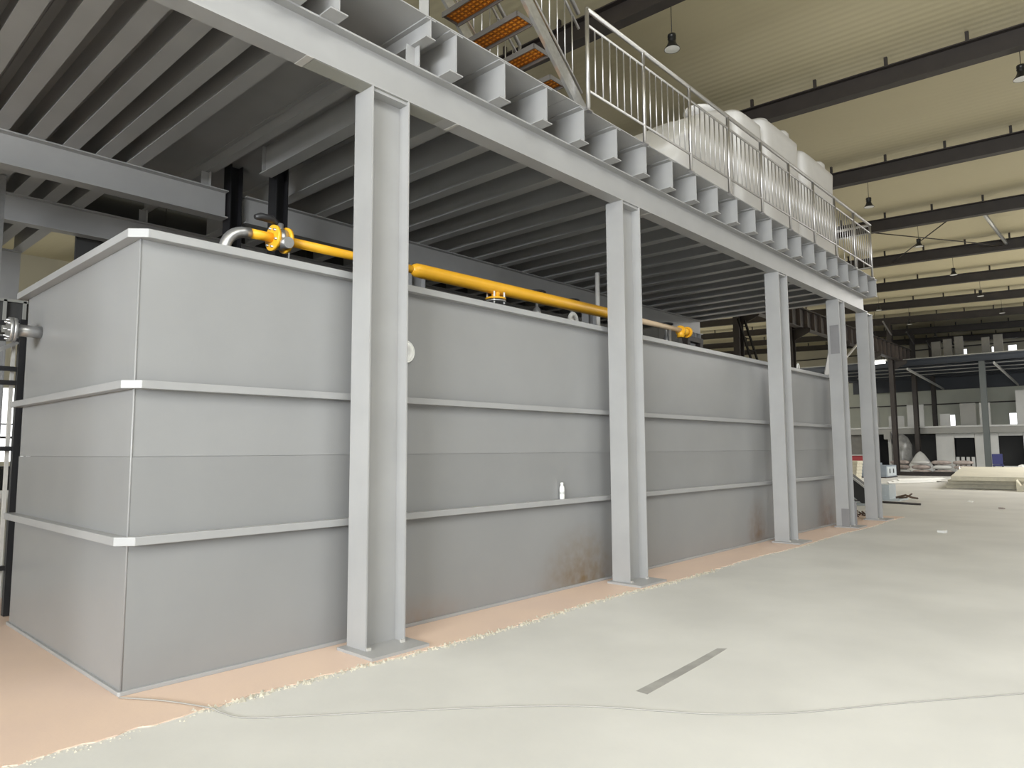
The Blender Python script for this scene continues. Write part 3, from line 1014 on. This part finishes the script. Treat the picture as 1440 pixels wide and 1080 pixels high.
# dark sloping plate leaning between the last two columns
t = thing('chute', (19.6, 2.0, 0), 'dark sloping steel chute seen between the last two platform columns', 'chute')
MB().prism([(1.0, .06), (1.0, .46), (1.75, 1.08), (1.75, .55), (1.15, .06)], (19.6, 0, 0), (0, 1, 0), (0, 0, 1), (.5, 0, 0)).build('side_plate', DARKPANEL, t)
MB().bar((19.57, 1.0, .48), (19.57, 1.75, 1.10), .05, .05).build('edge_bar', PANELW, t)
MB().box(19.5, 20.3, .85, 2.9, 0, .055).build('skid', PALEBLUE, t)
MB().prism([(1.2, .06), (1.85, .06), (1.85, .52)], (19.45, 0, 0), (0, 1, 0), (0, 0, 1), (.06, 0, 0)).build('gusset', PALEBLUE, t)

# electrical cabinet lying on the floor
t = thing('cabinet', (40, 6.2, 0), 'blue grey metal cabinet with a pale vented front on the far floor', 'cabinet')
MB().box(39.6, 41.6, 5.72, 7.5, .05, .66).build('body', BLUEGREY, t)
MB().box(39.7, 41.4, 5.69, 5.72, .1, .6).build('front_panel', PALEBLUE, t)
for k in range(2):
    MB().box(40.1 + .7 * k, 40.25 + .7 * k, 5.675, 5.69, .25, .48).build('vent', DARKPANEL, t)
MB().box(39.5, 41.7, 5.7, 7.6, 0, .05).build('skid', BROWN, t)
tag(MB().box(42.2, 43.4, 6.9, 8.6, 0, .75).build('machine_box', BLUEGREY, bevel=.03), 'blue grey metal box behind the vented cabinet', 'box')

# white corrugated sheets on the floor
for k in range(3):
    zz = .012 + .05 * k
    dx, dy = .35 * k, -.12 * k
    mb = MB()
    pr = []
    for i in range(15):
        pr.append((i * .09, .035 * (i % 2)))
    pr2 = pr + [(a, b + .012) for a, b in reversed(pr)]
    mb.prism(pr2, (33.2 + dx, 3.95 + dy, zz), (.95, .31, 0), (0, 0, 1), (2.6, -1.35, 0))
    tag(mb.build('roof_sheet', WHITE), 'white corrugated sheet lying on the far floor, %s' % ('bottom of three', 'middle of three', 'top of three')[k], 'sheet', 'white sheets on the floor')

# cream sandwich panels
pan = [(31.0, 1.3, .0, .02, 7.5, 2.9, 0), (30.9, 1.2, .162, .05, 7.3, 2.8, 0), (30.3, .95, .33, .12, 7.5, 2.6, .028), (31.6, -1.9, .0, -.06, 7.0, 2.6, 0), (32.2, -1.75, .162, .03, 6.0, 2.5, .012)]
plb = ['lowest cream sandwich panel in the pile on the far floor', 'middle cream sandwich panel in the pile on the far floor', 'topmost cream sandwich panel, large and tilted, on the far floor', 'lower cream panel at the right edge of the far pile', 'upper cream panel at the right edge of the far pile']
for (x, y, z, rot, ln, wd, tilt), lb in zip(pan, plb):
    t = thing('sandwich_panel', (x, y, z), lb, 'panel', 'cream panels on the floor')
    P_ = Vector((math.cos(rot), math.sin(rot), tilt)).normalized()
    Q_ = Vector((-math.sin(rot), math.cos(rot), 0))
    N_ = P_.cross(Q_)
    o = Vector((x, y - wd, z))
    MB().prism([(0, 0), (ln, 0), (ln, wd), (0, wd)], o, P_, Q_, N_ * .012).build('bottom_skin', CREAM, t)
    MB().prism([(.02, .02), (ln - .02, .02), (ln - .02, wd - .02), (.02, wd - .02)], o + N_ * .012, P_, Q_, N_ * .134).build('core', FOAM, t)
    MB().prism([(0, 0), (ln, 0), (ln, wd), (0, wd)], o + N_ * .146, P_, Q_, N_ * .012).build('top_skin', CREAM, t)


def offcut(x, y, z, s_, h, label, m_):
    mb = MB()
    n = 9
    rn = random.Random(int(x * 10))
    vs = []
    for i in range(n):
        for j in range(2):
            vs.append((x + (j - .5) * 1.2 * s_ + rn.uniform(-.1, .1) * s_, y + (i / (n - 1) - .5) * 3.2 * s_, z + .03 + rn.uniform(.25, 1) * h))
    fs = [(2 * i, 2 * i + 2, 2 * i + 3, 2 * i + 1) for i in range(n - 1)]
    kk = len(vs)
    allv = vs + [(a, b, z) for a, b, c in vs]
    f2 = list(fs) + [tuple(kk + q for q in reversed(f)) for f in fs]
    for i in range(n - 1):
        f2 += [(2 * i, kk + 2 * i, kk + 2 * i + 2, 2 * i + 2), (2 * i + 1, 2 * i + 3, kk + 2 * i + 3, kk + 2 * i + 1)]
    f2 += [(0, 1, kk + 1, kk), (2 * n - 2, kk + 2 * n - 2, kk + 2 * n - 1, 2 * n - 1)]
    mb.add(allv, f2)
    tag(mb.build('offcut', m_), label, 'offcut')


offcut(29.8, -1.75, .002, .34, .42, 'torn cream offcut leaning on the pile of panels', FOAM)
offcut(34.0, -2.9, .37, .3, .25, 'folded cream flashing on top of the panels', FOAM)
offcut(41.2, -.2, .002, .35, .75, 'crumpled white sheet behind the cream panels', WHITE)
offcut(41.0, 2.6, .002, .12, .7, 'small white roll behind the cream panels', WHITE)

# dark steel sections stacked on the floor
for k in range(5):
    tag(MB().prism(isec(.2, .12, .01, .012), (44 + .5 * k, -4, .0), (1, 0, 0), (0, 0, 1), (0, 11.5 - .6 * k, 0)).build('steel_section', BROWN),
        'dark steel section lying on the far floor, %s from the camera' % ORD[k], 'beam', 'steel sections on the floor')


# dusty sack piles
def sack(x, y, z, label, mat_=CARD, s=1.0, seed=0):
    mb = MB()
    pr = [(math.sin(i * math.pi / 6), -math.cos(i * math.pi / 6)) for i in range(7)]
    mb.lathe(pr, (0, 0, 0), (0, 0, 1), 12)
    rn = random.Random(seed)
    mb.v = [(x + abs(v[0]) ** .6 * (1 if v[0] > 0 else -1) * .32 * s, y + abs(v[1]) ** .6 * (1 if v[1] > 0 else -1) * .55 * s, z + .13 * s + v[2] * .13 * s + rn.uniform(-.012, .012)) for v in mb.v]
    return tag(mb.build('sack', mat_), label, 'sack', 'sacks on the far floor')


rows = ('bottom', 'middle', 'top')
for k in range(4):
    for j in range(3):
        sack(47.5 + .04 * j, 6.9 - 1.14 * k + .05 * j, .285 * j, 'dusty sack in the %s layer, %s stack from the left' % (rows[j], ORD[k]), CARD if (k + j) % 3 else PANELW, seed=k * 3 + j)

# cream blocks and red cabinet behind the columns
for k in range(6):
    tag(MB().box(36.6, 37.5, 6.35 - .02 * k, 7.5 - .12 * k, .16 * k, .16 * k + .155).build('foam_block', FOAM, bevel=.01),
        'cream block in the pile between the last columns, %s from the floor' % ORD[k], 'block', 'cream blocks')
t = thing('red_machine', (45, 8.9, 0), 'dark red machine half hidden behind the last platform column', 'machine')
MB().box(44.6, 45.6, 8.0, 9.6, .0, 1.15).build('body', RED, t, bevel=.04)
MB().box(44.55, 44.6, 8.1, 9.5, 1.15, 1.2).build('top_edge', PANELW, t)

# plastic wrapped machine and white tarp
t = thing('wrapped_machine', (52, 8.4, 0), 'tall machine in cloudy plastic wrap beside the dark doorway', 'machine')
MB().lathe([(.62, 0), (.66, .5), (.6, 1.2), (.62, 1.8), (.4, 2.3), (.1, 2.55), (0, 2.56)], (52, 7.9, 0), (0, 0, 1), 14).build('wrap', mat('cloudy_wrap', (.30, .30, .29), .25, var=.4, vscale=3), t)
MB().box(52.2, 52.4, 8.6, 8.8, 0, 2.7).build('mast', PANELW, t)
MB().box(51.8, 52.0, 8.55, 8.95, 2.2, 2.75).build('control_box', PANELG, t)
t = thing('tarp', (51, 6.4, 0), 'white tarpaulin draped to a peak beside the dark doorway', 'tarp')
MB().lathe([(.85, 0), (.8, .3), (.5, .8), (.24, 1.2), (.05, 1.36), (0, 1.37)], (51, 6.6, .0), (0, 0, 1), 9).build('cover', PANELW, t)
t = thing('blue_chair', (51, 2.3, 0), 'blue chair in front of the far grey partition', 'chair')
MB().box(50.8, 51.3, 2.05, 2.6, .45, .53).build('seat', BLUE, t, bevel=.02)
MB().box(50.78, 50.86, 2.05, 2.6, .55, 1.2).build('backrest', BLUE, t, bevel=.02)
for sx, sy in ((50.85, 2.1), (50.85, 2.55), (51.25, 2.1), (51.25, 2.55)):
    MB().box(sx - .02, sx + .02, sy - .02, sy + .02, 0, .45).build('leg', BLACK, t)
MB().box(50.85, 51.2, 1.98, 2.02, .7, .74).build('armrest', BLACK, t)

# ground floor rooms in front of the end wall
XG = 53.0
MB_ = thing('room_front', (XG, 4, 0), 'row of pale partition panels with dark openings under the far ledge', 'partition')
segs = [(14.6, 9.6, 4), (6.05, 4.97, 0), (4.97, 3.8, 2), (3.8, 3.2, 0), (3.0, 2.5, 0), (2.5, 1.2, 3), (1.2, -.6, 0), (-.6, -2.6, 0), (-2.6, -6, 0)]
for (ya, yb_, kind) in segs:
    if kind == 4:
        MB().box(XG, XG + .08, yb_ + .01, ya - .01, 0, 2.55).build('panel', DARKGREY, MB_)
    elif kind == 0:
        MB().box(XG, XG + .08, yb_ + .01, ya - .01, 0, 2.55).build('panel', PANELW, MB_)
    elif kind == 2 or kind == 3:
        MB().box(XG, XG + .08, yb_ + .01, ya - .01, 2.25 if kind == 2 else 2.35, 2.55).build('panel', PANELW, MB_)
        if kind == 2:
            n = 4
            for k in range(n):
                w_ = (ya - yb_) / n
                MB().box(XG, XG + .08, yb_ + w_ * k + .06, yb_ + w_ * (k + 1) - .05, 0, .98).build('panel', PANELW, MB_)
        else:
            MB().box(XG, XG + .08, yb_ + .01, ya - .01, 0, .42).build('panel', PANELW, MB_)
    elif kind == 1:
        MB().box(XG, XG + .08, yb_ + .01, ya - .01, 0, 2.55).build('panel', PANELW, MB_)
for (ya, yb_) in ((4.97, 3.8),):
    MB().box(XG - .03, XG, yb_ - .05, yb_, .98, 2.3).build('opening_frame', PRIMER, MB_)
    MB().box(XG - .03, XG, ya, ya + .05, .98, 2.3).build('opening_frame', PRIMER, MB_)
# dark sheets added behind the openings to stand for the shade inside
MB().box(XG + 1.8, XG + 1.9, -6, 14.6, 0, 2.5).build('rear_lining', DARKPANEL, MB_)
MB().box(XG + .1, XG + 1.8, 3.6, 3.65, 0, 2.5).build('side_shade_sheet', DARKPANEL, MB_)
MB().box(XG + .1, XG + 1.8, 5.2, 5.25, 0, 2.5).build('side_shade_sheet', DARKPANEL, MB_)
tag(MB().box(XG + 1.0, XG + 1.05, -.4, .5, .45, 1.35).build('white_board', WHITE), 'white board seen through the right hand room opening', 'board')
lg = thing('ledge_slab', (XG, 4, 2.56), 'grey floor slab ledge above the row of partition rooms', 'slab')
MB().box(XG - .35, XW - .03, -24, 16, 2.56, 2.95).build('beam', PANELG, lg)
MB().box(XG - .42, XG + .2, -24, 16, 2.95, 3.06).build('edge_strip', PANELW, lg)
# tall panels stored on the ledge
LPX = [(12.9, 12.1, 1.5, 1), (10.6, 9.6, 1.5, 1), (9.0, 8.0, .8, 0), (7.8, 6.75, 1.55, 0), (5.8, 5.2, .85, 0), (4.6, 3.7, 1.5, 1), (3.5, 2.9, 1.5, 0), (1.5, .65, 2.2, 0), (.5, -.1, 2.2, 0)]
for k, (a, b, h, dk) in enumerate(LPX):
    if k == 0: continue
    tag(MB().box(XG + .4, XG + .46, b, a, 3.062, 3.05 + h).build('stored_sheet', PANELG if dk else PANELW), 'grey sheet standing on the ledge above the rooms, %s from the left' % ORD[k - 1], 'sheet', 'sheets on the ledge')

# far mezzanine with dark blue underside
XM = 47.6
mz = thing('mezzanine', (XM, 0, 0), 'dark blue steel mezzanine spanning the far end of the hall', 'mezzanine')
MB().box(XM, XW - .2, -24, 13, 7.08, 7.14).build('deck', DARKBLUE, mz)
MB().prism(isec(.33, .2, .01, .018), (XM + .1, -24, 6.75), (1, 0, 0), (0, 0, 1), (0, 37, 0)).build('front_beam', DARKBLUE, mz)
MB().box(XM - .06, XM + .3, -24, 13, 7.141, 7.20).build('edge_strip', PANELG, mz)
MB().prism(isec(1.1, .2, .01, .018), (XW - .4, -24, 5.95), (1, 0, 0), (0, 0, 1), (0, 37, 0)).build('rear_beam', DARKBLUE, mz)
for k in range(7):
    X = XM + 1.6 + 1.5 * k
    MB().prism(isec(.25, .12, .01, .012), (X, -24, 6.82), (1, 0, 0), (0, 0, 1), (0, 37, 0)).build('joist', DARKBLUE, mz)
for k in range(3):
    MB().cyl((XM + 1.2 + 2.4 * k, -10, 6.70), (XM + 1.2 + 2.4 * k, 11, 6.70), .035, 8).build('conduit', GALV, mz)
for i, y in enumerate((2.35, -3.5, 8.2)):
    c = MB().prism(isec(.3, .3, .02, .03), (XM + .1, y, .02), (0, 1, 0), (1, 0, 0), (0, 0, 6.73)).build('column', mat('grey_green_column', (.085, .095, .095), .5) if i == 0 else BLACK, mz) if i < 2 else None
for y in (6.35, 1.75):
    MB().bar((XM + .3, y, 6.6), (XW - .6, y + .2, 6.0), .08, .14).build('brace', PANELW, mz)
# cabinets and panels standing on the mezzanine
MZ = [(9.3, 8.75), (8.6, 7.9), (7.75, 7.2), (5.0, 4.5), (4.35, 3.9), (3.75, 3.3), (2.35, 1.95), (1.75, 1.3), (-.05, -.6)]
for k, (a, b) in enumerate(MZ):
    tag(MB().box(XM + .6, XM + .75, b, a, 7.141, 8.2 + .1 * (k % 3)).build('stored_board', DARKGREY), 'grey board standing on the far mezzanine, %s from the left' % ORD[k], 'board', 'boards on the mezzanine')
# hanging tube light under the mezzanine, left
tl = thing('strip_light', (45.5, 7.6, 7.0), 'short bright strip lamp under the crane beam end', 'lamp')
EM = bpy.data.materials.new('lit_tube')
EM.use_nodes = True
eb_ = EM.node_tree.nodes['Principled BSDF']
eb_.inputs['Emission Color'].default_value = (1, 1, .97, 1)
eb_.inputs['Emission Strength'].default_value = 3
MB().box(45.4, 45.6, 6.9, 8.0, 6.95, 7.05).build('body', WHITE, tl)
MB().box(45.3, 45.4, 6.95, 7.95, 6.78, 6.95).build('tube', EM, tl)
MB().cyl((45.5, 7.45, 7.05), (45.5, 7.45, zc(7.45) - .01), .01, 6).build('rod', BLACK, tl)

# ================================================================== LEFT BACKGROUND
# black rack upright next to the tank's rear corner
t = thing('rack_frame', (-.3, 3.35, 0), 'black upright rack frame behind the left rear corner of the tank', 'rack')
MB().box(.035, .10, 3.28, 3.36, 0.012, 2.95).build('upright', BLACK, t)
MB().box(-.75, -.68, 3.28, 3.36, 0.012, 2.95).build('upright', BLACK, t)
for z in (.45, 1.62, 2.28, 2.42, 2.72, 2.88):
    MB().box(-.68, .035, 3.30, 3.345, z, z + .045).build('crossbar', BLACK, t)
MB().bar((-.4, 3.32, 2.45), (.03, 3.32, 2.72), .03, .04).build('diagonal', GALV, t)
MB().box(-.005, .025, 3.37, 3.41, .012, 2.72).build('pale_upright', PRIMER, t)
t = thing('hanging_frame', (.1, 4.0, 2.9), 'dark box framed in grey behind the tank by the outlet flange', 'box')
MB().box(-.45, .25, 4.0, 4.3, 2.92, 3.24).build('box', DARKPANEL, t)
MB().box(.02, .05, 3.97, 4.0, 2.9, 3.26).build('rim', PANELG, t)
MB().box(.20, .23, 3.97, 4.0, 2.9, 3.26).build('rim', PANELG, t)
MB().box(-.45, .25, 3.97, 4.0, 3.24, 3.27).build('rim', PANELG, t)
MB().box(-.40, -.36, 4.1, 4.14, 3.24, 5.458).build('hanger', PANELG, t)

# forklift far behind
fx, fy = 4.35, 24.0
t = thing('forklift', (fx, fy, 0), 'black forklift parked far behind the left end of the tank', 'forklift')
MB().box(fx - 1.0, fx + 1.1, fy - .55, fy + .55, .35, 1.15).build('body', BLACK, t, bevel=.08)
MB().box(fx + .75, fx + 1.3, fy - .55, fy + .55, .3, 1.35).build('counterweight', RED, t, bevel=.1)
for s_ in (-.35, .35):
    MB().box(fx - 1.35, fx - 1.2, fy + s_ - .06, fy + s_ + .06, .1, 2.6).build('mast_rail', BLACK, t)
for z in (.5, 1.5, 2.5):
    MB().box(fx - 1.34, fx - 1.22, fy - .4, fy + .4, z, z + .12).build('mast_crossbar', BLACK, t)
for dx in (-.8, .8):
    for sy in (-.6, .6):
        w = MB().cyl((fx + dx, fy + sy - .1, .35), (fx + dx, fy + sy + .1, .35), .35, 20).build('wheel', RUBBER, t)
        MB().cyl((fx + dx, fy + sy - .11, .35), (fx + dx, fy + sy + .11, .35), .17, 14).build('hub', PANELW, w)
for dx in (-.7, .6):
    for sy in (-.45, .45):
        MB().box(fx + dx - .03, fx + dx + .03, fy + sy - .03, fy + sy + .03, 1.1, 2.1).build('cab_post', BLACK, t)
MB().box(fx - .8, fx + .7, fy - .5, fy + .5, 2.1, 2.16).build('cab_roof', BLACK, t)
